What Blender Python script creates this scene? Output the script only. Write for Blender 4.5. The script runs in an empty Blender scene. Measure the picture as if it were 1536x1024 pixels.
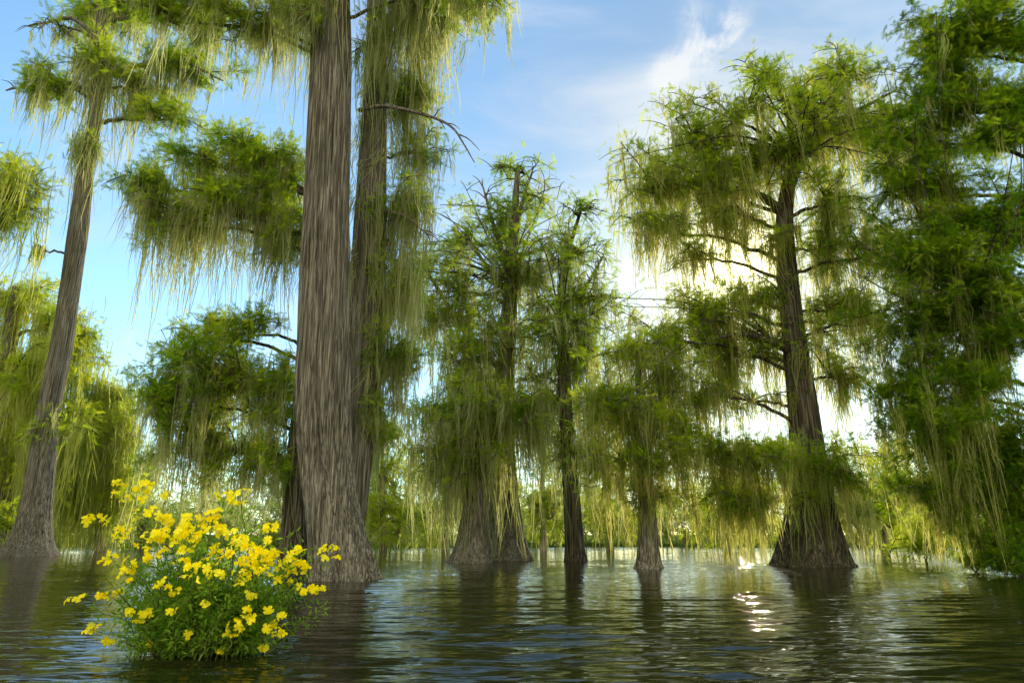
import bpy, math, random
import numpy as np
from mathutils import Vector
rng = np.random.default_rng(7)
random.seed(7)
C = bpy.context.scene.collection
F = 1024.0
H = 1.2
HOR = 803.0
TH = math.atan((HOR-512)/F)
ct, st = math.cos(TH), math.sin(TH)
LEAFD = 1.7

def P(px, py, Y):
    cx = (px-768)/F; cy = (512-py)/F
    dy = ct-cy*st; dz = st+cy*ct
    t = Y/dy
    return np.array([cx*t, Y, H+t*dz])
def ground(py):
    a = math.atan((py-512)/F)-TH
    return H/math.tan(a)
def pxs(px, py, Y):           # metres per photo pixel there
    cy = (512-py)/F
    return Y/(ct-cy*st)/F

# ------------------------------------------------------------------ materials
def newmat(name):
    m = bpy.data.materials.new(name); m.use_nodes = True
    nt = m.node_tree; nt.nodes.clear()
    return m, nt, nt.nodes, nt.links
def leafmat(name, cols, tr_cols, mix=0.5, nscale=0.6):
    m, nt, N, L = newmat(name)
    out = N.new('ShaderNodeOutputMaterial')
    at = N.new('ShaderNodeAttribute'); at.attribute_name = 'tint'
    tc = N.new('ShaderNodeTexCoord')
    no = N.new('ShaderNodeTexNoise'); no.inputs['Scale'].default_value = nscale; no.inputs['Detail'].default_value = 2
    L.new(tc.outputs['Object'], no.inputs['Vector'])
    ad = N.new('ShaderNodeMath'); ad.operation = 'MULTIPLY_ADD'
    L.new(no.outputs['Fac'], ad.inputs[0]); ad.inputs[1].default_value = 0.9
    sb = N.new('ShaderNodeMath'); sb.operation = 'MULTIPLY_ADD'
    L.new(at.outputs['Fac'], sb.inputs[0]); sb.inputs[1].default_value = 0.7; sb.inputs[2].default_value = -0.3
    L.new(sb.outputs[0], ad.inputs[2])
    def ramp(c):
        r = N.new('ShaderNodeValToRGB'); L.new(ad.outputs[0], r.inputs[0])
        e = r.color_ramp.elements
        e[0].position = 0.1; e[0].color = (*c[0], 1); e[1].position = 0.9; e[1].color = (*c[-1], 1)
        if len(c) > 2:
            x = e.new(0.5); x.color = (*c[1], 1)
        return r
    d = N.new('ShaderNodeBsdfDiffuse'); t = N.new('ShaderNodeBsdfTranslucent')
    L.new(ramp(cols).outputs[0], d.inputs[0]); L.new(ramp(tr_cols).outputs[0], t.inputs[0])
    mx = N.new('ShaderNodeMixShader'); mx.inputs[0].default_value = mix
    L.new(d.outputs[0], mx.inputs[1]); L.new(t.outputs[0], mx.inputs[2]); L.new(mx.outputs[0], out.inputs[0])
    return m
def barkmat(name, dark, mid, light, scale=9, bump=0.06, zs=.03, crack=0):
    m, nt, N, L = newmat(name)
    out = N.new('ShaderNodeOutputMaterial'); b = N.new('ShaderNodeBsdfPrincipled')
    tc = N.new('ShaderNodeTexCoord'); mp = N.new('ShaderNodeMapping'); mp.inputs['Scale'].default_value = (1, 1, zs)
    L.new(tc.outputs['Object'], mp.inputs[0])
    n1 = N.new('ShaderNodeTexNoise'); n1.inputs['Scale'].default_value = scale; n1.inputs['Detail'].default_value = 7; n1.inputs['Roughness'].default_value = 0.66; n1.inputs['Distortion'].default_value = 0.25
    L.new(mp.outputs[0], n1.inputs['Vector'])
    r = N.new('ShaderNodeValToRGB'); L.new(n1.outputs['Fac'], r.inputs[0])
    e = r.color_ramp.elements; e[0].position = 0.38; e[0].color = (*dark, 1); e[1].position = 0.63; e[1].color = (*light, 1)
    x = e.new(0.49); x.color = (*mid, 1)
    n2 = N.new('ShaderNodeTexNoise'); n2.inputs['Scale'].default_value = 0.7; n2.inputs['Detail'].default_value = 4
    L.new(tc.outputs['Object'], n2.inputs['Vector'])
    mx = N.new('ShaderNodeMixRGB'); mx.blend_type = 'MULTIPLY'; mx.inputs[0].default_value = 0.6
    r2 = N.new('ShaderNodeValToRGB'); L.new(n2.outputs['Fac'], r2.inputs[0])
    r2.color_ramp.elements[0].position = 0.3; r2.color_ramp.elements[0].color = (0.62, 0.61, 0.48, 1)
    r2.color_ramp.elements[1].position = 0.7; r2.color_ramp.elements[1].color = (1, 1, 1, 1)
    L.new(r.outputs[0], mx.inputs[1]); L.new(r2.outputs[0], mx.inputs[2])
    col = mx.outputs[0]; hgt = n1.outputs['Fac']
    if crack:
        mp3 = N.new('ShaderNodeMapping'); mp3.inputs['Scale'].default_value = (1, 1, .018); L.new(tc.outputs['Object'], mp3.inputs[0])
        n3 = N.new('ShaderNodeTexNoise'); n3.inputs['Scale'].default_value = crack; n3.inputs['Detail'].default_value = 3; n3.inputs['Distortion'].default_value = .3
        L.new(mp3.outputs[0], n3.inputs['Vector'])
        a3 = N.new('ShaderNodeMath'); a3.operation = 'SUBTRACT'; L.new(n3.outputs['Fac'], a3.inputs[0]); a3.inputs[1].default_value = .5
        b3 = N.new('ShaderNodeMath'); b3.operation = 'ABSOLUTE'; L.new(a3.outputs[0], b3.inputs[0])
        c3 = N.new('ShaderNodeMapRange'); c3.inputs['From Min'].default_value = 0; c3.inputs['From Max'].default_value = .045; c3.inputs['To Min'].default_value = .38; L.new(b3.outputs[0], c3.inputs['Value'])
        m3 = N.new('ShaderNodeVectorMath'); m3.operation = 'SCALE'; L.new(col, m3.inputs[0]); L.new(c3.outputs[0], m3.inputs['Scale']); col = m3.outputs[0]
        d3 = N.new('ShaderNodeMath'); d3.operation = 'MULTIPLY'; L.new(hgt, d3.inputs[0]); L.new(c3.outputs[0], d3.inputs[1]); hgt = d3.outputs[0]
    L.new(col, b.inputs['Base Color'])
    b.inputs['Roughness'].default_value = 0.95; b.inputs['Specular IOR Level'].default_value = .15
    bp = N.new('ShaderNodeBump'); bp.inputs['Strength'].default_value = 1; bp.inputs['Distance'].default_value = bump
    L.new(hgt, bp.inputs['Height']); L.new(bp.outputs[0], b.inputs['Normal'])
    L.new(b.outputs[0], out.inputs[0])
    return m
M = {}
M['bark'] = barkmat('bark_grey', (0.058, 0.051, 0.035), (0.145, 0.131, 0.095), (0.33, 0.305, 0.235), 26, .05, .012, 9)
M['bark_dark'] = barkmat('bark_brown', (0.022, 0.018, 0.01), (0.08, 0.068, 0.044), (0.2, 0.172, 0.12), 16, .05, .018, 6)
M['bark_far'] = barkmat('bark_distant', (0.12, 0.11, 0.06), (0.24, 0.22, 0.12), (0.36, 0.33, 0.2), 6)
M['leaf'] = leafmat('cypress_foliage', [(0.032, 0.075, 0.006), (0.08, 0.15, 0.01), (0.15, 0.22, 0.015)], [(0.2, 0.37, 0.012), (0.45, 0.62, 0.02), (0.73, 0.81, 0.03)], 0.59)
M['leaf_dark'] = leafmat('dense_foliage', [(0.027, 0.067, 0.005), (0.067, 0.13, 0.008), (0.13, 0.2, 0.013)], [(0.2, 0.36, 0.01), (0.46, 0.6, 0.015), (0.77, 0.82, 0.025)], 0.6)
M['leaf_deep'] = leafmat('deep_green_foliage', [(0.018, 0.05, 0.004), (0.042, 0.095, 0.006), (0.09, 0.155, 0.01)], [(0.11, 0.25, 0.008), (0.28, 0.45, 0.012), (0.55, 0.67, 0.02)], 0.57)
M['leaf_sun'] = leafmat('foliage_painted_sunlit', [(0.09, 0.15, 0.01), (0.17, 0.23, 0.014), (0.25, 0.29, 0.02)], [(0.38, 0.54, 0.015), (0.6, 0.72, 0.03), (0.84, 0.86, 0.05)], 0.57)  # brighter yellow-green copy of the foliage, sunlight put into its colour
M['leaf_far'] = leafmat('far_foliage_haze_tint', [(0.11, 0.16, 0.035), (0.18, 0.235, 0.06), (0.26, 0.31, 0.1)], [(0.34, 0.44, 0.08), (0.52, 0.61, 0.14), (0.7, 0.76, 0.24)], 0.52, 0.2)  # foliage colour paled to stand in for aerial haze
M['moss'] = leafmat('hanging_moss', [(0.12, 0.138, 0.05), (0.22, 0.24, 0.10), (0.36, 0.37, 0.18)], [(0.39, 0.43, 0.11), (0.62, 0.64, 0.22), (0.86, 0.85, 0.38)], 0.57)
M['moss_sun'] = leafmat('hanging_moss_painted_sunlit', [(0.17, 0.2, 0.04), (0.28, 0.31, 0.08), (0.4, 0.41, 0.14)], [(0.48, 0.55, 0.07), (0.72, 0.76, 0.14), (0.9, 0.89, 0.25)], 0.57)  # lighter copy of the moss, sunlit look painted into the colour
M['moss_dark'] = leafmat('hanging_moss_painted_shade', [(0.09, 0.108, 0.032), (0.165, 0.185, 0.065), (0.27, 0.285, 0.115)], [(0.46, 0.47, 0.08), (0.72, 0.7, 0.17), (0.93, 0.88, 0.3)], 0.64)  # darker copy of the moss, shade put into its diffuse colour
M['shrub_leaf'] = leafmat('shrub_foliage', [(0.05, 0.12, 0.012), (0.115, 0.22, 0.02), (0.19, 0.3, 0.035)], [(0.17, 0.34, 0.015), (0.33, 0.52, 0.03), (0.52, 0.66, 0.06)], 0.5, 3)
M['petal'] = leafmat('yellow_petal', [(0.9, 0.66, 0.0), (0.95, 0.82, 0.01), (0.98, 0.9, 0.05)], [(0.95, 0.75, 0.0), (0.98, 0.86, 0.01), (0.98, 0.92, 0.05)], 0.5, 6)
M['stem'] = barkmat('green_stem', (0.05, 0.06, 0.015), (0.11, 0.14, 0.035), (0.19, 0.22, 0.06), 20, 0.003)

# ------------------------------------------------------------------ mesh building
class Geo:
    def __init__(s): s.v = []; s.f3 = []; s.f4 = []; s.t = []; s.n = 0
    def add(s, v, f, tint=None):
        v = np.asarray(v, float).reshape(-1, 3); f = np.asarray(f, np.int64)
        if len(v) == 0: return
        s.v.append(v); (s.f3 if f.shape[1] == 3 else s.f4).append(f+s.n)
        s.t.append(np.full(len(v), 0.5) if tint is None else np.asarray(tint, float)); s.n += len(v)
    def build(s, name, mat, parent=None, origin=(0, 0, 0), smooth=False):
        me = bpy.data.meshes.new(name)
        v = np.concatenate(s.v)-np.asarray(origin)
        f3 = np.concatenate(s.f3) if s.f3 else np.zeros((0, 3), np.int64)
        f4 = np.concatenate(s.f4) if s.f4 else np.zeros((0, 4), np.int64)
        idx = np.concatenate([f3.ravel(), f4.ravel()]).astype(np.int32)
        st_ = np.concatenate([np.arange(len(f3))*3, len(f3)*3+np.arange(len(f4))*4]).astype(np.int32)
        me.vertices.add(len(v)); me.vertices.foreach_set('co', v.astype(np.float32).ravel())
        me.loops.add(len(idx)); me.loops.foreach_set('vertex_index', idx)
        me.polygons.add(len(st_)); me.polygons.foreach_set('loop_start', st_)
        if smooth: me.polygons.foreach_set('use_smooth', np.ones(len(st_), bool))
        me.update(calc_edges=True)
        a = me.attributes.new('tint', 'FLOAT', 'POINT'); a.data.foreach_set('value', np.concatenate(s.t).astype(np.float32))
        me.materials.append(M[mat] if isinstance(mat, str) else mat)
        o = bpy.data.objects.new(name, me); C.objects.link(o)
        if parent: o.parent = parent
        else: o.location = origin
        return o
def tag(o, label=None, cat=None, group=None, kind=None):
    if label: o['label'] = label
    if cat: o['category'] = cat
    if group: o['group'] = group
    if kind: o['kind'] = kind
    return o
def empty(name, loc):
    o = bpy.data.objects.new(name, None); o.empty_display_size = .3; o.location = loc; C.objects.link(o); return o

def resample(pts, n):
    pts = np.asarray(pts, float)
    if len(pts) < 3:
        t = np.linspace(0, 1, n)[:, None]; return pts[0]*(1-t)+pts[-1]*t
    P_ = np.vstack([2*pts[0]-pts[1], pts, 2*pts[-1]-pts[-2]])
    m = len(pts)-1
    u = np.linspace(0, m-1e-6, n); i = u.astype(int); t = (u-i)[:, None]
    p0, p1, p2, p3 = P_[i], P_[i+1], P_[i+2], P_[i+3]
    return .5*((2*p1)+(-p0+p2)*t+(2*p0-5*p1+4*p2-p3)*t**2+(-p0+3*p1-3*p2+p3)*t**3)
def tube(g, pts, rad, sides=6):
    pts = np.asarray(pts, float); n = len(pts)
    tan = np.gradient(pts, axis=0); tan /= np.linalg.norm(tan, axis=1)[:, None]+1e-9
    ref = np.array([0.13, 0.97, 0.2]); a = np.cross(tan, ref); a /= np.linalg.norm(a, axis=1)[:, None]+1e-9
    b = np.cross(tan, a)
    th = np.arange(sides)/sides*2*math.pi
    v = pts[:, None]+np.asarray(rad)[:, None, None]*(np.cos(th)[None, :, None]*a[:, None]+np.sin(th)[None, :, None]*b[:, None])
    i = np.arange(n-1)[:, None]*sides; j = np.arange(sides)[None]; k = (j+1) % sides
    f = np.stack([i+j, i+k, i+sides+k, i+sides+j], -1).reshape(-1, 4)
    g.add(v.reshape(-1, 3), f)
def resample4(pts, n):
    dn = resample(pts, n*4)
    dd = np.concatenate([[0], np.cumsum(np.linalg.norm(np.diff(dn[:, :3], axis=0), axis=1))]); u = np.linspace(0, 1, n)**1.25*dd[-1]
    return np.stack([np.interp(u, dd, dn[:, k]) for k in range(4)], 1)
def trunk(g, spec, Y, sides=72, rings=120, flute=.16, ridge=.025):
    """fluted tapering trunk; spec (px,py,half width px) from base up"""
    pts = np.array([np.append(P(a, b, Y), c*pxs(a, b, Y)) for a, b, c in spec])
    pts[0, 2] = 0.0
    sub = pts[0].copy(); sub[2] = -.6; sub[3] *= 1.12
    pts = np.vstack([sub, pts])
    q = resample4(pts, rings)
    th = np.arange(sides)/sides*2*math.pi
    ph = rng.uniform(0, 6.28, 40)
    z = q[:, 2][:, None]; rtop = np.median(pts[:, 3])
    fl = np.clip((q[:, 3]/rtop-1.0)*1.0, 0, 1)[:, None]*.9+.12
    T = th[None]+.03*z
    m = 1+flute*fl*(np.cos(5*T+ph[0])+.7*np.cos(8*T+ph[1]+.1*z)+.6*np.cos(13*T+ph[2]))*.55
    rd = 0
    for k, kk in enumerate((17, 23, 31, 37, 45)):
        rd = rd+np.cos(kk*th[None]+ph[3+k]+.6*np.sin(z*(.25+.07*k)+ph[10+k])+.18*z)*np.cos(ph[20+k]+z*(.3+.1*k))
    m = m+ridge*rd
    r = q[:, 3][:, None]*m
    x = q[:, 0][:, None]+r*np.cos(th)[None]; y = q[:, 1][:, None]+r*np.sin(th)[None]
    v = np.stack([x, y, np.broadcast_to(z, x.shape)], -1).reshape(-1, 3)
    i = np.arange(rings-1)[:, None]*sides; j = np.arange(sides)[None]; k = (j+1) % sides
    f = np.stack([i+j, i+k, i+sides+k, i+sides+j], -1).reshape(-1, 4)
    g.add(v, f)
    return q

def spray_template():
    v = []; f = []
    n = 6
    for i in range(n):
        s = i/(n-1)
        for sd in (-1, 1):
            L = .42*(1-.55*s); b = np.array([.08+.8*s, 0, -.12*s*s])
            tip = b+np.array([.26+.1*s, sd*L, -.10+.04*((i*7) % 3)])
            w = .05
            k = len(v)
            v += [b+np.array([-w, 0, 0]), b+np.array([w*1.3, 0, .01]), tip]; f.append((k, k+1, k+2))
    k = len(v); v += [np.array([.8, -.03, -.1]), np.array([.8, .03, -.1]), np.array([1.1, 0, -.2])]; f.append((k, k+1, k+2))
    return np.array(v), np.array(f)
TV, TF = spray_template()
def unit(a): return a/(np.linalg.norm(a, axis=-1, keepdims=True)+1e-9)
def sprays(g, p, d, size, tint, tv=TV, tf=TF):
    n = len(p)
    if n == 0: return
    d = unit(d); r = unit(rng.normal(size=(n, 3))+np.array([0, 0, 1.0]))
    b = unit(np.cross(r, d)); c = np.cross(d, b)
    s = size[:, None, None]
    v = p[:, None]+s*(tv[None, :, :1]*d[:, None]+tv[None, :, 1:2]*b[:, None]+tv[None, :, 2:3]*c[:, None])
    f = (np.arange(n)[:, None, None]*len(tv)+tf[None]).reshape(-1, 3)
    g.add(v.reshape(-1, 3), f, np.repeat(tint, len(tv)))
def moss(g, p, L, wid, rw, nr=14, seg=5):
    n = len(p)
    if n == 0: return
    off = rng.normal(size=(n, nr, 3))*wid[:, None, None]*np.array([.6, .6, 0]); top = rng.normal(size=(n, nr, 1))*L[:, None, None]*.1
    l = L[:, None]*(.12+.88*rng.random((n, nr))**1.7)
    s = np.linspace(0, 1, seg+1)
    wob = rng.normal(size=(n, nr, 2, 2))*wid[:, None, None, None]*1.0
    bw = rng.normal(size=(n, 1, 2))*wid[:, None, None]*1.2
    shape = 1-.9*(s*l[..., None]/L[:, None, None])**.9
    x = p[:, None, 0, None]+off[:, :, 0, None]*shape+wob[:, :, 0, 0, None]*np.sin(s*6+wob[:, :, 1, 0, None]*50)*s*(1.1-s)+bw[:, :, 0, None]*s*s
    y = p[:, None, 1, None]+off[:, :, 1, None]*shape+wob[:, :, 0, 1, None]*np.sin(s*5)*s*(1.1-s)+bw[:, :, 1, None]*s*s
    z = p[:, None, 2, None]+top-l[..., None]*s
    z = np.maximum(z, .08)
    ang = rng.uniform(0, math.pi, (n, nr))[..., None]+s*1.5
    w = (rw*(.5+.9*rng.random((n, nr))))[..., None]*(np.sin(np.clip(s*.85+.15, 0, 1)*math.pi)**.6+.1)*.5
    a = np.stack([x-w*np.cos(ang), y-w*np.sin(ang), z], -1); b = np.stack([x+w*np.cos(ang), y+w*np.sin(ang), z], -1)
    v = np.stack([a, b], 3).reshape(n*nr, (seg+1)*2, 3)
    i = np.arange(seg)*2
    q = np.stack([i, i+1, i+3, i+2], -1)
    f = (np.arange(n*nr)[:, None, None]*((seg+1)*2)+q[None]).reshape(-1, 4)
    tint = np.repeat(np.clip(.5+.28*rng.normal(size=(n, 1))+.14*rng.normal(size=(n, nr)), 0, 1).ravel(), (seg+1)*2)
    g.add(v.reshape(-1, 3), f, tint)

def pad(gl, gm, gw, px, py, rx, ry, dens, mn, ml, Y, start=None, sp=13, twigr=1.0, zfl=.9, spread=1.0):
    rx = rx*1.12; ry = ry*1.2
    k = pxs(px, py, Y)
    c = P(px, py, Y); R = np.array([rx*k, max(rx, ry)*k*zfl, ry*k])
    if start is None: start = c-np.array([0, 0, R[2]*.6])
    m = min(34, max(6, int(5+rx*ry/700)))
    u = rng.normal(size=(m, 3)); u = unit(u); u[:, 2] = u[:, 2]*.9+.1
    tips = c+u*R*rng.uniform(.5, 1.15, (m, 1))
    hub = c+np.array([np.sign(start[0]-c[0])*R[0]*.25, 0, -R[2]*.15])
    mid = (start+hub)/2+np.array([0, 0, .08*np.linalg.norm(hub-start)])
    lp = resample([start, mid, hub], 14); lp[1:-1] += rng.normal(size=(12, 3))*k*1.2
    r0 = k*min(3.2, 1.6+rx*.016)*twigr
    tube(gw, lp, np.linspace(r0*1.2, r0*.6, 14), 7)
    bl_p = []; bl_d = []; bl_L = []
    for tpt in tips:
        md = (hub+tpt)/2+np.array([0, 0, .12*np.linalg.norm(tpt-hub)])+rng.normal(size=3)*R*.08
        cp = resample([hub, md, tpt], 10)
        tube(gw, cp, np.linspace(r0*.5, k*.5, 10), 5)
        nb = 9
        s = rng.integers(2, 10, nb)
        base = cp[s]; dr = unit(unit(tpt-hub)*.5+unit(rng.normal(size=(nb, 3))*np.array([1, 1, .55]))+np.array([0, 0, .12]))
        bl_p.append(base); bl_d.append(dr); bl_L.append(rng.uniform(.3, 1.2, nb)*min(min(R[0], R[2]*1.8), 60*k)*.62)
    bp = np.concatenate(bl_p); bd = np.concatenate(bl_d); bL = np.concatenate(bl_L)
    nb = len(bp); s = np.linspace(0, 1, 5)
    pts = bp[:, None]+bd[:, None]*bL[:, None, None]*s[None, :, None]-np.array([0, 0, 1])*(bL[:, None, None]*.35*(s**2)[None, :, None])
    for i in range(nb): tube(gw, pts[i], np.linspace(k*.8, k*.3, 5), 3)
    ns = int(math.pi*rx*ry*dens*LEAFD/26/1.3)
    if ns:
        bi = rng.integers(0, nb, ns); ss = rng.random(ns)**.7
        pos = bp[bi]+bd[bi]*(bL[bi]*ss)[:, None]-np.array([0, 0, 1])*(bL[bi]*.35*ss**2)[:, None]
        pos += rng.normal(size=(ns, 3))*k*sp*.5*spread
        dd = unit(rng.normal(size=(ns, 3)))*.9+bd[bi]*.7+np.array([0, 0, -.1])
        bt = np.clip(.5+.25*rng.normal(size=nb), 0, 1)
        tint = np.clip(bt[bi]+.12*rng.normal(size=ns)+.15*(pos[:, 2]-c[2])/R[2], 0, 1)
        ok = pos[:, 2] > .15
        sprays(gl, pos[ok], dd[ok], (k*sp*rng.uniform(.5, 1.2, ns))[ok], tint[ok])
    if mn:
        mn = int(mn*2.1)
        bi = rng.integers(0, nb, mn); ss = rng.random(mn)
        pos = bp[bi]+bd[bi]*(bL[bi]*ss)[:, None]-np.array([0, 0, 1])*(bL[bi]*.35*ss**2)[:, None]
        pos += rng.normal(size=(mn, 3))*np.array([1, 1, .5])*k*5
        L = ml*k*np.clip(np.exp(rng.normal(size=mn)*.6)*.56, .12, 1.5)
        moss(gm, pos, L, k*(2.8+L/k*.038), k*.85)

def tree(name, label, cat, Y, tr, pads, bark='bark', leaf='leaf', ms='moss', group=None, limbs=(), sides=72, rings=110, flute=.16, extra=None, sp=13, ridge=.025):
    base = P(tr[0][0], tr[0][1], Y); base[2] = 0
    root = empty(name, base); tag(root, label, cat, group)
    gt = Geo(); gl = Geo(); gm = Geo()
    q = trunk(gt, tr, Y, sides, rings, flute, ridge)
    gt.build('trunk', bark, root, base, True)
    for pd in pads:
        px, py, rx, ry, dn, mn, ml = pd[:7]
        dy = pd[7] if len(pd) > 7 else rng.uniform(-1, 1)*min(rx, 80)*.4*pxs(px, py, Y)
        YY = Y+dy
        c = P(px, py, YY)
        hd = abs(c[0]-np.interp(c[2], q[:, 2], q[:, 0]))
        zt = min(c[2]-.25*hd, q[-1, 2]); zt = max(zt, q[0, 2]+1)
        i = int(np.argmin(abs(q[:, 2]-zt)))
        gw = Geo()
        pad(gl, gm, gw, px, py, rx, ry, dn, mn, ml, YY, start=q[i, :3].copy(), sp=sp, zfl=.9 if rx < 100 else .5)
        gw.build('bough', bark, root, base, True)
    for lb in limbs:
        gw = Geo()
        pts = [P(a, b, Y+c) for a, b, c, r in lb]; k = pxs(lb[0][0], lb[0][1], Y)
        n = 26; cp = resample(pts, n); cp[2:] += np.cumsum(rng.normal(size=(n-2, 3))*k*.8, axis=0)*.35
        rr = np.interp(np.linspace(0, len(lb)-1, n), range(len(lb)), [x[3]*k for x in lb])
        tube(gw, cp, rr, 9)
        for _ in range(9):
            s = rng.integers(8, n); d = unit(rng.normal(size=3)*np.array([1, .6, .5])+unit(cp[-1]-cp[0])*.8); L = rng.uniform(10, 38)*k
            tp = resample([cp[s], cp[s]+d*L*.5+np.array([0, 0, L*.06]), cp[s]+d*L-np.array([0, 0, L*.15])], 6)
            tube(gw, tp, np.linspace(k*1.1, k*.3, 6), 4)
        gw.build('limb', bark, root, base, True)
    if extra: extra(gl, gm, None, q)
    if gl.n: gl.build('crown', leaf, root, base)
    if gm.n: gm.build('hanging_moss', ms, root, base)
    return root

def trunk_moss(y0, y1, n, ml, off=6):
    def fn(gl, gm, gw, q):
        Yc = q[0, 1]
        z0 = P(500, y1, Yc)[2]; z1 = P(500, y0, Yc)[2]
        z = rng.uniform(z0, z1, n); th = rng.uniform(0, 6.28, n)
        k = pxs(500, 400, Yc)
        x = np.interp(z, q[:, 2], q[:, 0]); y = np.interp(z, q[:, 2], q[:, 1]); r = np.interp(z, q[:, 2], q[:, 3])+k*off*rng.random(n)
        p = np.stack([x+r*np.cos(th), y+r*np.sin(th), z], 1)
        L = ml*k*rng.uniform(.4, 1.1, n)
        moss(gm, p, L, k*(5+L/k*.05), k*1.0)
    return fn

# ------------------------------------------------------------------ the trees
tree('bald_cypress', 'massive grey trunked cypress with ridged bark and flared foot behind the yellow flowers', 'tree', ground(868),
     [(516, 868, 54), (513, 850, 49), (507, 810, 43), (497, 750, 40), (487, 660, 38), (484, 560, 38), (487, 430, 35), (490, 300, 32), (494, 180, 30), (496, 80, 28), (498, -60, 24), (500, -250, 18), (500, -420, 9)],
     [(415, 0, 75, 40, 2.3, 70, 150), (320, 10, 84, 36, 2.6, 54, 100), (620, -30, 90, 46, 2.1, 60, 180), (735, -15, 50, 26, 2.1, 24, 100), (240, 30, 56, 22, 2.6, 20, 60), (360, 50, 50, 22, 2, 18, 60),
      (500, -220, 260, 70, .4, 0, 100), (455, 20, 34, 25, 1.2, 22, 110, -1.2)],
     sides=300, rings=460, flute=.14, ridge=.032)
tree('bald_cypress', 'slim moss clad cypress trunk standing close behind the right side of the massive grey trunk', 'tree', ground(868)+2.2,
     [(514, 858, 24), (522, 800, 23), (533, 700, 23), (544, 560, 26), (551, 420, 25), (556, 300, 22), (561, 180, 18), (564, 80, 15), (566, -80, 12), (568, -260, 7)],
     [(635, 40, 46, 40, 1.6, 36, 170), (612, 130, 44, 48, 1.7, 40, 180), (640, 225, 38, 28, 1.3, 26, 120), (600, 310, 42, 46, 1.6, 44, 180), (598, 430, 38, 44, 1.7, 42, 170), (592, 540, 40, 50, 1.8, 38, 140), (580, 630, 40, 46, 1.9, 32, 100), (690, 0, 46, 26, 2, 22, 90), (570, 60, 40, 40, .7, 26, 170, -1.2)],
     limbs=[[(540, 165, -1.2, 3.2), (580, 160, -1.9, 2.8), (640, 175, -2.4, 2.0), (680, 195, -2.8, 1.5), (712, 245, -3, .6)], [(560, 320, 0, 3.5), (600, 320, -1, 2.5), (640, 350, -1.5, 1)]],
     extra=trunk_moss(80, 640, 120, 100, 9), sides=120, rings=200)
tree('bald_cypress', 'cypress with two broad shaggy tiers of foliage left of the massive grey trunk', 'tree', ground(858),
     [(443, 856, 28), (442, 820, 22), (442, 760, 18), (446, 680, 15), (452, 600, 11), (460, 540, 8), (466, 440, 6), (470, 300, 4)],
     [(320, 250, 105, 38, 3, 60, 210), (235, 280, 50, 30, 2.6, 30, 180), (400, 265, 60, 46, 2.8, 34, 180), (425, 340, 40, 56, 2, 24, 130), (350, 214, 44, 22, 2.8, 4, 60), (265, 335, 70, 35, 1.4, 40, 140), (340, 320, 90, 46, 1.8, 50, 160),
      (320, 570, 85, 46, 2.8, 44, 190), (365, 495, 50, 36, 2.6, 10, 60), (260, 600, 54, 46, 2.4, 30, 160), (290, 505, 60, 28, 2, 4, 40), (405, 590, 46, 60, 2.6, 34, 160), (330, 670, 100, 50, 2.2, 60, 130), (330, 560, 120, 80, .6, 10, 80), (410, 680, 36, 50, 1.6, 24, 100)], bark='bark_dark')
tree('bald_cypress', 'leftmost slender tall cypress leaning right with bare lower trunk and mossy top', 'tree', ground(833),
     [(45, 833, 38), (47, 815, 29), (54, 765, 21), (65, 680, 17), (76, 600, 15), (92, 520, 14), (104, 440, 13), (118, 340, 13), (128, 260, 11), (142, 180, 9), (150, 80, 8), (156, -60, 5), (160, -160, 3)],
     [(165, 100, 60, 40, 1.6, 36, 160), (66, 130, 62, 20, 2.8, 26, 90), (285, 100, 70, 22, 2.8, 34, 90), (255, 178, 68, 17, 2.8, 20, 40), (170, 8, 110, 26, 2.2, 44, 120), (80, 38, 38, 9, .9, 12, 40), (305, 20, 50, 22, 1.8, 20, 110),
      (130, 215, 20, 34, .8, 24, 120), (62, 375, 14, 12, .8, 8, 60), (75, 640, 30, 22, .8, 10, 50), (215, 128, 44, 24, 1.8, 20, 110)],
     limbs=[[(150, 60, 0, 4), (110, 28, 0, 3), (75, 32, 0, 2), (42, 38, 0, 1)], [(146, 140, 0, 4), (100, 125, 0, 3), (50, 130, 0, 2), (10, 135, 0, 1)], [(148, 120, 0, 4), (210, 100, 0, 3), (280, 100, 0, 2), (335, 125, 0, 1)]])
tree('bald_cypress', 'green tree at the left edge reaching one shaggy bough into view', 'tree', 40,
     [(-70, 838, 40), (-60, 760, 24), (-55, 600, 18), (-48, 400, 14), (-40, 250, 9), (-38, 180, 5)],
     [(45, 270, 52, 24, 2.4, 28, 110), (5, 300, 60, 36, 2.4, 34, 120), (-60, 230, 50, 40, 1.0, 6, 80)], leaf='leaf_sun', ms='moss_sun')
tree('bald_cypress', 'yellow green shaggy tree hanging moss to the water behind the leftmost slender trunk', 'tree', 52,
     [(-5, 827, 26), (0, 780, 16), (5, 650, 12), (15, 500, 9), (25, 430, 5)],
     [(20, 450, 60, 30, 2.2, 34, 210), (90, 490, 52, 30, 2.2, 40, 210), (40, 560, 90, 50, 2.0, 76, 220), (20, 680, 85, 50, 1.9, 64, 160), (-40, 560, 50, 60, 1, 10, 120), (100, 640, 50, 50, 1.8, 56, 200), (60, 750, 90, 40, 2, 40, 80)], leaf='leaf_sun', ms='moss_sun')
tree('bald_cypress', 'low yellow green mossy tree between the leftmost trunk and the yellow flowers', 'tree', 55,
     [(150, 826, 8), (150, 780, 6), (152, 680, 5), (155, 600, 3)],
     [(150, 600, 44, 26, 2, 36, 210), (135, 660, 56, 42, 1.7, 58, 190), (180, 650, 34, 36, 1.5, 34, 180), (120, 735, 54, 40, 1.8, 36, 100), (180, 740, 46, 44, 1.8, 32, 90)], bark='bark_far', leaf='leaf_sun', ms='moss_sun')
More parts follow.
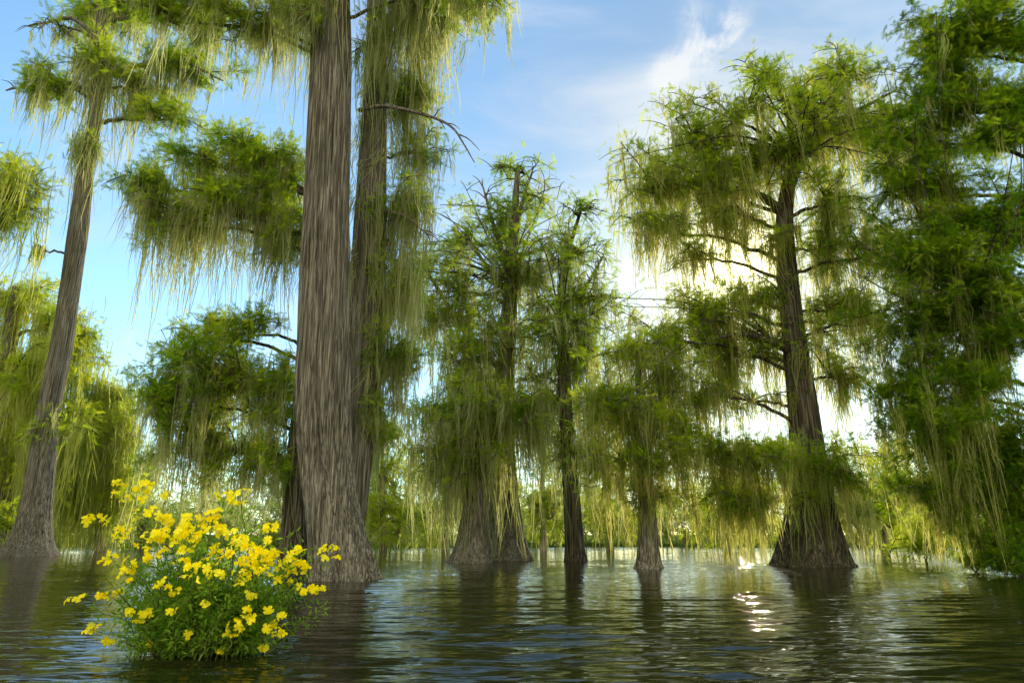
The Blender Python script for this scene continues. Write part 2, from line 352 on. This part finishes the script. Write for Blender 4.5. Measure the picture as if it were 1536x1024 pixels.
tree('bald_cypress', 'airy upright cypress with open crown rising in the middle of the photo', 'tree', ground(840),
     [(759, 840, 40), (758, 822, 33), (756, 770, 24), (754, 700, 19), (756, 600, 15), (762, 500, 12), (768, 400, 9), (772, 320, 6), (777, 250, 3)],
     [(775, 258, 46, 26, .7, 2, 30), (750, 320, 84, 40, .75, 12, 80), (690, 360, 54, 34, .75, 10, 60), (812, 290, 34, 26, .7, 2, 30), (670, 430, 75, 45, .9, 26, 110), (805, 410, 50, 54, .8, 24, 110), (645, 480, 48, 50, 1, 24, 120), (740, 510, 85, 55, 1, 40, 140),
      (700, 570, 80, 46, 1.1, 38, 150), (634, 400, 26, 38, .6, 2, 40), (735, 400, 115, 130, .4, 20, 80)],
     limbs=[[(757, 560, 0, 5), (700, 500, 0, 4), (650, 420, 0, 3), (620, 375, 0, 1.5)], [(766, 440, 0, 4.5), (730, 400, 0, 3), (700, 350, 0, 2)], [(770, 380, 0, 4), (785, 300, 0, 3), (800, 260, 0, 1.5)], [(768, 420, 0, 4), (740, 330, 0, 3), (725, 275, 0, 1.2)]])
tree('bald_cypress', 'short cypress with a low dense skirt of moss, close left of the airy upright one', 'tree', ground(842)-1.0,
     [(705, 843, 33), (707, 820, 25), (710, 780, 19), (716, 720, 14), (722, 640, 9), (728, 580, 5)],
     [(670, 605, 56, 26, 2.5, 46, 190), (720, 605, 60, 26, 2, 38, 180), (740, 660, 75, 44, 1.4, 42, 140), (655, 670, 45, 40, 1.4, 44, 150), (790, 615, 45, 30, 1.7, 36, 160), (700, 710, 80, 36, 1, 34, 80)], leaf='leaf_dark')
tree('bald_cypress', 'thin straight dark trunked cypress right of the airy upright one', 'tree', ground(841),
     [(864, 842, 17), (862, 815, 14), (857, 740, 12), (851, 650, 10), (846, 560, 9), (843, 480, 7), (846, 400, 5), (862, 345, 3), (874, 308, 2)],
     [(872, 318, 36, 22, .7, 2, 30), (850, 375, 55, 40, .75, 14, 80), (895, 440, 50, 50, .85, 22, 110), (820, 480, 50, 45, .85, 24, 110), (875, 530, 62, 50, 1, 32, 140), (830, 600, 48, 50, 1.1, 32, 140), (845, 680, 50, 46, 1, 34, 110), (865, 470, 80, 120, .4, 20, 90), (905, 610, 34, 44, .9, 20, 130)],
     limbs=[[(846, 470, 0, 4), (880, 430, 0, 3), (905, 385, 0, 1.5)]], bark='bark_dark')
tree('bald_cypress', 'small cypress with pale flared foot and dark drooping boughs, left of the big backlit tree', 'tree', ground(852),
     [(973, 852, 22), (973, 838, 18), (972, 790, 14), (968, 720, 11), (965, 650, 9), (958, 560, 5)],
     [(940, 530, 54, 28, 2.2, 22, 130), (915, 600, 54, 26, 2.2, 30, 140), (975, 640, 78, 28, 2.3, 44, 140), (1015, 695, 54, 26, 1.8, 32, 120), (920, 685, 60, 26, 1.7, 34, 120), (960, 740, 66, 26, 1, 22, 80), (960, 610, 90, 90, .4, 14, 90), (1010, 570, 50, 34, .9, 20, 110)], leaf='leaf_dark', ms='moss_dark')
tree('bald_cypress', 'big backlit cypress with wide spreading crown, the low sun glowing left of its trunk', 'tree', ground(848),
     [(1219, 850, 57), (1218, 835, 50), (1216, 780, 36), (1213, 710, 27), (1208, 640, 22), (1198, 560, 19), (1188, 480, 16), (1180, 400, 14), (1177, 330, 12), (1182, 280, 10), (1192, 240, 8)],
     [(1155, 118, 50, 34, 1.0, 8, 50), (1200, 155, 75, 44, .9, 18, 80), (1085, 175, 75, 42, 1.2, 24, 130), (1025, 210, 75, 44, 1.4, 34, 150), (965, 275, 54, 42, 1.5, 34, 150), (1055, 275, 90, 38, 1.3, 44, 130), (1130, 240, 75, 36, 1, 32, 120),
      (1285, 115, 66, 38, 1.2, 24, 110), (1255, 195, 80, 40, 1, 34, 130), (1320, 200, 50, 46, 1.2, 32, 140), (1265, 300, 75, 40, 1.1, 42, 130), (985, 345, 70, 28, 1.3, 34, 110), (1095, 322, 85, 20, 1.1, 40, 110), (1235, 370, 50, 40, 1, 28, 110), (1310, 380, 60, 50, 1, 32, 120), (1155, 365, 36, 24, .8, 18, 80), (1030, 385, 46, 22, .9, 20, 70),
      (1035, 465, 74, 26, 1.5, 36, 110), (1100, 448, 80, 18, 1.4, 30, 90), (1090, 530, 95, 34, 1.4, 54, 120), (980, 505, 60, 36, 1.2, 32, 120), (1155, 430, 40, 16, 1.2, 12, 60), (1255, 460, 56, 44, 1, 34, 120), (1260, 560, 50, 36, .9, 32, 110), (1300, 480, 46, 40, .9, 24, 110),
      (1080, 680, 84, 28, 2.3, 50, 130, -2), (1160, 690, 60, 28, 2.2, 36, 80, -3), (1250, 695, 70, 32, 2.2, 42, 120, -2), (1120, 745, 100, 30, 1.6, 58, 90, -2), (1285, 755, 56, 30, 1.5, 36, 80), (1030, 590, 60, 24, 1, 28, 100), (1110, 598, 60, 16, .7, 18, 60),
      (1140, 220, 210, 100, .35, 30, 90), (1110, 500, 180, 70, .35, 34, 90)],
     limbs=[[(1182, 290, 0, 7.5), (1205, 235, 0, 6), (1250, 185, 0, 4.5), (1300, 158, 0, 3), (1345, 135, 0, 1.2)], [(1177, 320, 0, 7), (1140, 292, -.5, 5), (1100, 285, -1, 3.5), (1050, 290, -1, 1.6)],
            [(1190, 530, 0, 7), (1160, 512, -.6, 5), (1120, 500, -1, 4), (1070, 505, -1, 2)], [(1190, 250, 0, 6), (1188, 205, 0, 4), (1170, 150, 0, 2.6), (1155, 110, 0, 1.2)]],
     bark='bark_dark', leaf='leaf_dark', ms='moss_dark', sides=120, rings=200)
tree('bald_cypress', 'huge dark leafy tree filling the right edge of the photo from top to waterline', 'tree', 23,
     [(1600, 862, 60), (1595, 820, 46), (1590, 700, 36), (1580, 500, 30), (1565, 300, 24), (1560, 100, 18), (1560, -80, 12), (1555, -250, 6)],
     [(1470, 40, 110, 60, 3.3, 10, 80), (1500, -50, 110, 50, 2, 0, 0), (1415, 80, 60, 44, 2.7, 10, 70), (1430, 160, 90, 60, 3.2, 18, 110), (1510, 190, 80, 75, 3.4, 6, 90), (1375, 210, 60, 46, 2.5, 24, 120), (1390, 290, 80, 54, 2.9, 26, 120), (1490, 320, 90, 66, 3.4, 8, 90),
      (1380, 380, 74, 50, 2.7, 30, 130), (1440, 420, 90, 60, 3.2, 20, 110), (1515, 480, 75, 75, 3.4, 8, 90), (1380, 480, 78, 50, 2.7, 32, 130), (1440, 560, 90, 60, 3.2, 26, 130), (1370, 590, 64, 50, 2.6, 34, 130), (1405, 660, 94, 56, 2.9, 44, 150), (1510, 650, 80, 66, 3.4, 18, 130), (1480, 750, 90, 54, 3.2, 32, 110), (1395, 745, 64, 44, 2.4, 34, 110),
      (1410, 400, 110, 330, .5, 30, 110), (1520, 790, 60, 40, 3, 16, 60)],
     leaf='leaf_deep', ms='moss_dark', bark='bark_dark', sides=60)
# sunlit trees farther back
def fartree(label, x, y0, y1, Y, pads, leaf='leaf_sun'):
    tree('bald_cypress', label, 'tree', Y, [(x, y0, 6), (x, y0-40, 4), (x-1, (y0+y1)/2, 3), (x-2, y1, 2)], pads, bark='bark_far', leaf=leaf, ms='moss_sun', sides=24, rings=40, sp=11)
fartree('distant yellow green tree glowing just right of the massive grey trunk', 575, 824, 640, 58,
     [(570, 650, 42, 34, 1.8, 16, 100), (580, 710, 44, 38, 1.9, 20, 80), (560, 775, 44, 38, 2.1, 16, 40), (605, 775, 36, 34, 2, 10, 40)])
fartree('distant sunlit tree behind the short skirted cypress in the middle', 668, 823, 690, 64,
     [(660, 720, 50, 34, 1.6, 18, 60), (640, 775, 44, 36, 2, 14, 40), (700, 770, 50, 36, 1.9, 14, 40)])
fartree('distant sunlit tree in the gap between the two middle trunks', 815, 823, 650, 60,
     [(812, 680, 46, 38, 1.5, 18, 80), (800, 755, 40, 38, 1.8, 14, 50), (840, 770, 40, 36, 1.9, 14, 40)])
fartree('distant sunlit tree between the thin dark trunk and the small pale footed cypress', 915, 823, 680, 62,
     [(912, 700, 46, 30, 1.1, 16, 80), (890, 765, 46, 32, 1.7, 14, 50), (935, 778, 40, 28, 1.7, 10, 40)])
fartree('distant sunlit tree seen under the boughs left of the big backlit trunk', 1090, 823, 690, 60,
     [(1120, 730, 56, 34, 1.2, 16, 60), (1050, 775, 54, 30, 1.6, 14, 40), (1140, 780, 50, 30, 1.7, 12, 30)])
fartree('distant sunlit mossy tree between the big backlit trunk and the dark right edge tree', 1328, 826, 640, 50,
     [(1320, 675, 42, 30, 1.1, 24, 90), (1350, 725, 52, 36, 1.4, 30, 80), (1300, 745, 44, 34, 1.4, 20, 60), (1340, 785, 50, 30, 1.9, 16, 30)])
fartree('pale distant tree glimpsed between the left shaggy boughs and the yellow flowers', 215, 822, 700, 66,
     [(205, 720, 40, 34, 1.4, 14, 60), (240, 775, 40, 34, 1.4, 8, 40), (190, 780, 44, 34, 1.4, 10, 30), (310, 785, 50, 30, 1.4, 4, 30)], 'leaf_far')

# ------------------------------------------------------------------ shrubs on the right
def shrub(px, py, Y, blobs, label, leaf='leaf_sun', group=None):
    base = P(px, py, Y); base[2] = 0
    root = empty('waterside_shrub', base); tag(root, label, 'shrub', group)
    gl = Geo(); gm = Geo()
    for b in blobs:
        gw = Geo()
        pad(gl, gm, gw, *b[:4], b[4], 0, 0, Y+rng.uniform(-.4, .4), start=base+rng.normal(size=3)*np.array([.15, .15, 0])-np.array([0, 0, .1]), sp=10, twigr=.4)
        gw.build('branches', 'bark_dark', root, base, True)
    gl.build('foliage', leaf, root, base)
shrub(1395, 842, 32, [(1395, 790, 46, 36, 2.8), (1370, 822, 50, 20, 3.6)], 'bright green shrub at the waterline left of its neighbours at the right shore')
shrub(1460, 848, 24.5, [(1450, 800, 50, 36, 2.8), (1480, 838, 60, 20, 3.6)], 'bright green shrub at the waterline, middle one of the three at the right shore', 'leaf')
shrub(1530, 856, 22, [(1530, 815, 50, 44, 3), (1530, 850, 50, 16, 3.4)], 'green shrub at the waterline cut by the right edge of the photo', 'leaf_deep')
shrub(12, 832, 46, [(5, 780, 24, 44, 2.3)], 'small bright shrub at the foot of the leftmost slender trunk', 'leaf_sun')

# ------------------------------------------------------------------ far wood and shore
g = Geo()
for i in range(120):
    px = -260+i*17.5+rng.uniform(-12, 12); back = i % 2; hh = rng.uniform(24, 40)+(22 if back else 0)
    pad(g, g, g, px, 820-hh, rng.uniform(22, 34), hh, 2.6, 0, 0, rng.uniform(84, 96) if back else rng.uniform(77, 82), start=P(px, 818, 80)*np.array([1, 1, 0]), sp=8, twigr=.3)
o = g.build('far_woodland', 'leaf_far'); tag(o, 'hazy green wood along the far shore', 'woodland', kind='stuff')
m, nt, N, L = newmat('shore_soil'); out = N.new('ShaderNodeOutputMaterial'); b = N.new('ShaderNodeBsdfPrincipled'); no = N.new('ShaderNodeTexNoise'); no.inputs['Scale'].default_value = 2
r = N.new('ShaderNodeValToRGB'); r.color_ramp.elements[0].color = (.03, .05, .012, 1); r.color_ramp.elements[1].color = (.07, .10, .025, 1)
L.new(no.outputs['Fac'], r.inputs[0]); L.new(r.outputs[0], b.inputs['Base Color']); b.inputs['Roughness'].default_value = 1; b.inputs['Specular IOR Level'].default_value = 0; L.new(b.outputs[0], out.inputs[0]); M['shore'] = m
g = Geo(); nx = 160
xs = np.linspace(-900, 900, nx); y0 = 76+1.5*np.sin(xs*.15)+np.sin(xs*.41)
v = np.concatenate([np.stack([xs, y0, np.full(nx, -.2)], 1), np.stack([xs, y0+2, .25+.1*np.sin(xs*.3)], 1), np.stack([xs, np.full(nx, 140.), np.full(nx, .8)], 1), np.stack([xs, np.full(nx, 1500.), np.full(nx, 3.)], 1)])
f = [(r_*nx+i, r_*nx+i+1, (r_+1)*nx+i+1, (r_+1)*nx+i) for r_ in range(3) for i in range(nx-1)]
g.add(v, f); tag(g.build('shore', 'shore', smooth=True), 'low far bank of the lake under the wood', 'shore', kind='structure')

# ------------------------------------------------------------------ water : rippled sheet, fine where it is near
m, nt, N, L = newmat('lake_water'); M['water'] = m
out = N.new('ShaderNodeOutputMaterial'); b = N.new('ShaderNodeBsdfPrincipled')
b.inputs['Base Color'].default_value = (.008, .009, .003, 1); b.inputs['Roughness'].default_value = .05; b.inputs['IOR'].default_value = 1.7
b.inputs['Specular Tint'].default_value = (1, .92, .72, 1)
tc = N.new('ShaderNodeTexCoord')
def nz(scl, scale, det, dist=0):
    mp = N.new('ShaderNodeMapping'); mp.inputs['Scale'].default_value = scl; mp.inputs['Rotation'].default_value = (0, 0, .12)
    L.new(tc.outputs['Object'], mp.inputs[0]); n = N.new('ShaderNodeTexNoise'); n.inputs['Scale'].default_value = scale; n.inputs['Detail'].default_value = det; n.inputs['Distortion'].default_value = dist
    L.new(mp.outputs[0], n.inputs['Vector']); return n
n2 = nz((.22, 1, 1), 8, 2, .3)
bp = N.new('ShaderNodeBump'); bp.inputs['Strength'].default_value = 1; bp.inputs['Distance'].default_value = .02
L.new(n2.outputs['Fac'], bp.inputs['Height']); L.new(bp.outputs[0], b.inputs['Normal']); L.new(b.outputs[0], out.inputs[0])
ang = np.concatenate([np.linspace(-180, -46, 60)[:-1], np.linspace(-46, 46, 900), np.linspace(46, 180, 60)[1:]])*math.pi/180
rad = np.concatenate([np.linspace(.3, 2.2, 12), H/np.tan(np.linspace(math.atan(H/2.6), math.atan(H/95), 800)), np.geomspace(105, 3000, 24)])
A_, R_ = np.meshgrid(ang, rad); X_ = R_*np.sin(A_); Y_ = R_*np.cos(A_); Z_ = np.zeros_like(X_)
wr = np.random.default_rng(3)
patch = .85+.35*np.sin(X_*.31+1.3*np.sin(Y_*.17))*np.sin(Y_*.22+X_*.09)
for i in range(70):
    lam = .16*(.9/.16)**wr.random(); th = wr.normal()*.15; kx, ky = math.sin(th)*2*math.pi/lam, math.cos(th)*2*math.pi/lam
    amp = lam/(2*math.pi)*.024
    fade = np.clip(1.0-(R_*R_/(H*F*.7))/(lam*5.0), 0.3, 1)
    Z_ += amp*fade*patch*np.sin(kx*X_+ky*Y_+wr.uniform(0, 6.28))
Z_ *= np.clip((110-R_)/20, 0, 1)*np.clip(1-(abs(A_)-math.pi/4)/.3, 0, 1)
nr_, na_ = Z_.shape
i = np.arange(nr_-1)[:, None]*na_; j = np.arange(na_-1)[None]
f = np.stack([i+j+na_, i+j+na_+1, i+j+1, i+j], -1).reshape(-1, 4)
g = Geo(); g.add(np.stack([X_, Y_, Z_], -1).reshape(-1, 3), f)
tag(g.build('water', 'water', smooth=True), 'dark rippled lake water', 'water', kind='structure')

# ------------------------------------------------------------------ flowering shrub
YB = ground(975)
base = P(310, 975, YB); base[2] = 0
root = empty('flowering_shrub', base); tag(root, 'rounded green shrub covered in bright yellow flowers standing in the water', 'flowering shrub')
FL = [(200,738,34,18),(245,780,20,10),(335,746,14,9),(360,742,16,14),(150,776,20,10),(255,790,30,22),(185,800,18,12),(228,812,24,14),(300,780,26,16),(318,776,16,14),(405,792,16,10),(290,800,24,14),(350,808,20,12),
      (385,822,28,16),(365,835,24,16),(330,830,24,14),(410,835,24,12),(440,850,22,12),(425,862,18,12),(385,850,24,14),(165,835,12,10),(195,845,12,8),(230,840,14,9),(190,862,14,10),(300,858,24,11),(270,845,12,8),(360,868,18,10),
      (458,880,14,10),(480,882,10,8),(488,828,22,9),(452,825,10,7),(240,876,16,9),(262,888,8,7),(158,886,12,10),(213,924,12,10),(112,898,11,9),(138,940,10,12),(258,916,7,6),(370,922,18,10),(352,944,15,11),(412,944,18,12),
      (425,920,9,7),(403,916,9,7),(226,967,9,8),(224,996,7,6),(190,916,8,7),(340,790,16,10),(215,770,16,12),(275,815,20,12),(320,858,14,9),(430,835,14,9),(250,742,6,6),(375,890,10,7),(310,905,7,6),(180,890,8,7),(285,950,7,6),(330,975,7,6),(395,970,7,6),(165,960,7,6)]
gs = Geo(); gl = Geo(); kb = pxs(300, 850, YB)
LV = np.array([(0, 0, 0), (.45, .17, .04), (1, 0, -.08), (.45, -.17, .04)], float); LF = np.array([(0, 1, 2), (0, 2, 3)])
def stem_to(tip, leafn, lo=.12, r0=.009):
    b0 = base+np.array([rng.normal()*.3, rng.normal()*.22, -.1])
    mid = b0*.5+tip*.5+np.array([(tip[0]-b0[0])*-.05, 0, -.03])
    cp = resample([b0, mid, tip], 12); cp[1:-1] += rng.normal(size=(10, 3))*.014
    tube(gs, cp, np.linspace(r0, .003, 12), 5)
    s = rng.uniform(lo, .99, leafn)*11; i = s.astype(int); fr = (s-i)[:, None]
    p = cp[i]*(1-fr)+cp[np.minimum(i+1, 11)]*fr
    d = unit(rng.normal(size=(leafn, 3))+np.array([0, -.1, .3]))
    off = d*rng.uniform(0, .10, (leafn, 1)); p = p+off
    ok = p[:, 2] > .03
    t = np.clip(.5+.22*rng.normal(size=leafn)+rng.normal()*.25, 0, 1)
    sprays(gl, p[ok], d[ok], rng.uniform(.035, .095, leafn)[ok], t[ok], LV, LF)
fpos = []
for (x, y, a, bb) in FL:
    ex = (x-310)/190; ey = (y-860)/140; r2 = min(1, ex*ex+ey*ey)
    Yc = YB-.95*math.sqrt(1-r2*.95)+rng.uniform(-.1, .1)
    p = P(x, y, Yc); p[2] = max(p[2], .05); fpos.append(p)
    stem_to(p+np.array([0, .02, -.03]), 90 if p[2] > .25 else 34, .4)
for _ in range(235):
    th = rng.uniform(0, 6.28); el = math.acos(rng.uniform(0, 1)); rr = rng.uniform(.4, 1.02)**.9
    if rng.random() < .3: rr *= rng.uniform(1.05, 1.22)
    z = max(.06, .05+math.cos(el)*1.36*rr+rng.normal()*.06); kk = .62+.38*min(1, z/.75)
    tip = base+np.array([math.cos(th)*math.sin(el)*1.3*rr*kk-.02, math.sin(th)*math.sin(el)*1.05*rr*kk, z])
    stem_to(tip, 84, .4, .007)
gs.build('stems', 'stem', root, base, True)
gl.build('foliage', 'shrub_leaf', root, base)
def flower(g, c, nrm, R, tint):
    nrm = nrm/np.linalg.norm(nrm); a = np.cross(nrm, [.3, .1, 1]); a /= np.linalg.norm(a); b_ = np.cross(nrm, a)
    n = random.choice([4, 5, 5]); o0 = rng.uniform(0, 6.28)
    for i in range(n):
        th = o0+i/n*6.283+rng.uniform(-.15, .15); d = a*math.cos(th)+b_*math.sin(th); e = np.cross(nrm, d); r_ = R*rng.uniform(.75, 1.15)
        tw = rng.uniform(-.3, .3); cu = rng.uniform(-.3, .3)
        prof = [(0, .08, .0), (.3, .24, .12), (.65, .37, .14+cu*.4), (.88, .33, .04+cu), (1.0, .18, -.05+cu)]
        v = []
        for s, w, hgt in prof:
            for q in (-1, 0, 1):
                v.append(c+d*(s*r_)*(1 if q else (.88 if s > .95 else 1.0))+e*(q*w*r_)+nrm*(hgt*r_+(.07*r_ if q else 0)+q*tw*w*r_+rng.normal()*.02*r_))
        f = []
        for s in range(4):
            for q in range(2):
                k = s*3+q; f.append((k, k+1, k+4, k+3))
        g.add(v, f, np.full(15, tint+rng.uniform(-.15, .15)))
    m_ = 6; v = [c+nrm*.16*R]+[c+nrm*.05*R+(a*math.cos(t)+b_*math.sin(t))*.14*R for t in np.arange(m_)/m_*6.283]
    g.add(v, [(0, 1+i, 1+(i+1) % m_) for i in range(m_)], np.full(m_+1, -.6))
for (x, y, a, bb), p in zip(FL, fpos):
    g = Geo(); k = pxs(x, y, p[1])
    n = max(3, int(a*bb/30)+1)
    for i in range(n):
        u = rng.uniform(-1, 1, 2)*(1 if n > 3 else .6)
        c = p+np.array([u[0]*a*.9*k, rng.uniform(-.06, .04), u[1]*bb*.9*k])
        flower(g, c, np.array([rng.normal()*.7, -.6+rng.normal()*.45, .6+rng.normal()*.5]), k*rng.uniform(5.5, 8.4), rng.uniform(.2, .95))
    g.build('blossom_cluster', 'petal', root, base, True)

# ------------------------------------------------------------------ sky, sun
cxs, cys = (1098-768)/F, (512-388)/F
sd = Vector((cxs, ct-cys*st, st+cys*ct)).normalized()
elev = math.asin(sd.z); az = math.atan2(sd.x, sd.y)
w = bpy.data.worlds.new('World'); bpy.context.scene.world = w; w.use_nodes = True
nt = w.node_tree; N = nt.nodes; L = nt.links; N.clear()
out = N.new('ShaderNodeOutputWorld'); bg = N.new('ShaderNodeBackground'); bg.inputs['Strength'].default_value = .14
sky = N.new('ShaderNodeTexSky'); sky.sky_type = 'NISHITA'; sky.sun_disc = False; sky.sun_elevation = elev; sky.sun_rotation = az
sky.air_density = 1.0; sky.dust_density = .15; sky.ozone_density = 2.0
tc = N.new('ShaderNodeTexCoord')
def vmath(op, a, b_=None):
    n = N.new('ShaderNodeVectorMath'); n.operation = op; L.new(a, n.inputs[0])
    if b_ is not None: n.inputs[1].default_value = tuple(b_)
    return n
def mth(op, a, b_=None, c=None, clamp=False):
    n = N.new('ShaderNodeMath'); n.operation = op; n.use_clamp = clamp
    for i, x in enumerate((a, b_, c)):
        if x is None: continue
        if isinstance(x, (int, float)): n.inputs[i].default_value = x
        else: L.new(x, n.inputs[i])
    return n.outputs[0]
def lobe(px, py, power):
    a, b_ = (px-768)/F, (512-py)/F; v = Vector((a, ct-b_*st, st+b_*ct)).normalized()
    d = vmath('DOT_PRODUCT', tc.outputs['Generated'], v).outputs['Value']
    return mth('POWER', mth('MAXIMUM', d, 0), power)
wide = lobe(1160, 600, 16); mid = lobe(1105, 410, 50); core = lobe(1100, 392, 700)
sep = N.new('ShaderNodeSeparateXYZ'); L.new(tc.outputs['Generated'], sep.inputs[0])
zz = mth('ADD', mth('MAXIMUM', sep.outputs[2], 0), .22)
comb = N.new('ShaderNodeCombineXYZ'); L.new(mth('DIVIDE', sep.outputs[0], zz), comb.inputs[0]); L.new(mth('DIVIDE', sep.outputs[1], zz), comb.inputs[1])
mp = N.new('ShaderNodeMapping'); mp.inputs['Scale'].default_value = (1, 2.2, 1); mp.inputs['Rotation'].default_value = (0, 0, -.25); L.new(comb.outputs[0], mp.inputs[0])
cn = N.new('ShaderNodeTexNoise'); cn.inputs['Scale'].default_value = 1.5; cn.inputs['Detail'].default_value = 10; cn.inputs['Roughness'].default_value = .6; cn.inputs['Distortion'].default_value = .7
L.new(mp.outputs[0], cn.inputs['Vector'])
wn = N.new('ShaderNodeTexNoise'); wn.inputs['Scale'].default_value = 11; wn.inputs['Detail'].default_value = 10; wn.inputs['Roughness'].default_value = .7; wn.inputs['Distortion'].default_value = .5
L.new(tc.outputs['Generated'], wn.inputs['Vector'])
wisp = mth('ADD', mth('MULTIPLY', lobe(1005, 110, 3500), .9), mth('MULTIPLY', lobe(1050, 72, 3500), 1.2))
wisp = mth('ADD', wisp, mth('MULTIPLY', lobe(1095, 40, 4000), 1.1))
wisp = mth('ADD', wisp, mth('MULTIPLY', lobe(1040, 15, 5000), .5))
wisp = mth('MULTIPLY', wisp, mth('MAXIMUM', mth('MULTIPLY_ADD', wn.outputs['Fac'], 5.0, -1.9), 0))
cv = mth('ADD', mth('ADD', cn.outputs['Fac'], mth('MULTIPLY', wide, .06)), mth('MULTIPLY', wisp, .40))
bank = mth('MULTIPLY', mth('MAXIMUM', mth('MULTIPLY', sep.outputs[1], -1.0), 0), .9)  # unseen bright cloud behind the camera, added as fill light
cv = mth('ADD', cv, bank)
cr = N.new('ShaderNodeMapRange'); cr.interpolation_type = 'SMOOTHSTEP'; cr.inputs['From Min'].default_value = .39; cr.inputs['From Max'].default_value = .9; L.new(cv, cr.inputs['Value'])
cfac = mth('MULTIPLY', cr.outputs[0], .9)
damp = mth('SUBTRACT', 1.0, mth('MULTIPLY', lobe(1098, 370, 7), .6))
tintn = N.new('ShaderNodeMixRGB'); tintn.blend_type = 'MULTIPLY'; tintn.inputs[0].default_value = 1; tintn.inputs[2].default_value = (1.9, 2.25, 2.2, 1); L.new(sky.outputs[0], tintn.inputs[1])
dm = N.new('ShaderNodeVectorMath'); dm.operation = 'SCALE'; L.new(tintn.outputs[0], dm.inputs[0]); L.new(damp, dm.inputs['Scale'])
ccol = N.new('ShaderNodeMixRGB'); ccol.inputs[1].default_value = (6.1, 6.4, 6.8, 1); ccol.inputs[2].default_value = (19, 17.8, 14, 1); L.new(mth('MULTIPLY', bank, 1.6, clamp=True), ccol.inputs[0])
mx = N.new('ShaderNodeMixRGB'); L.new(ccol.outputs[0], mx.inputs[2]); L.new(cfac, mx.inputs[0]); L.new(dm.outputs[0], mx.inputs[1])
glow = N.new('ShaderNodeMixRGB'); glow.blend_type = 'ADD'; glow.inputs[0].default_value = 1
gs_ = mth('ADD', mth('ADD', mth('MULTIPLY', wide, 2.6), mth('MULTIPLY', mid, 2.4)), mth('MULTIPLY', core, 24))
cc = N.new('ShaderNodeCombineXYZ'); L.new(gs_, cc.inputs[0]); L.new(mth('MULTIPLY', gs_, .82), cc.inputs[1]); L.new(mth('MULTIPLY', gs_, .36), cc.inputs[2])
L.new(mx.outputs[0], glow.inputs[1]); L.new(cc.outputs[0], glow.inputs[2])
L.new(glow.outputs[0], bg.inputs[0]); L.new(bg.outputs[0], out.inputs[0])
sl = bpy.data.lights.new('sun', 'SUN'); sl.energy = 5; sl.angle = math.radians(.8); sl.color = (1, .87, .62)
so = bpy.data.objects.new('sun', sl); C.objects.link(so); so.rotation_euler = sd.to_track_quat('Z', 'Y').to_euler(); so.location = (20, 60, 40)

cam = bpy.data.cameras.new('camera'); co = bpy.data.objects.new('camera', cam); C.objects.link(co)
cam.lens = 24; cam.sensor_width = 36; cam.clip_end = 5000; cam.clip_start = .05
co.location = (0, 0, H); co.rotation_euler = (math.pi/2+TH, 0, 0)
bpy.context.scene.camera = co
vs = bpy.context.scene.view_settings; vs.view_transform = 'Standard'; vs.look = 'None'; vs.exposure = 0
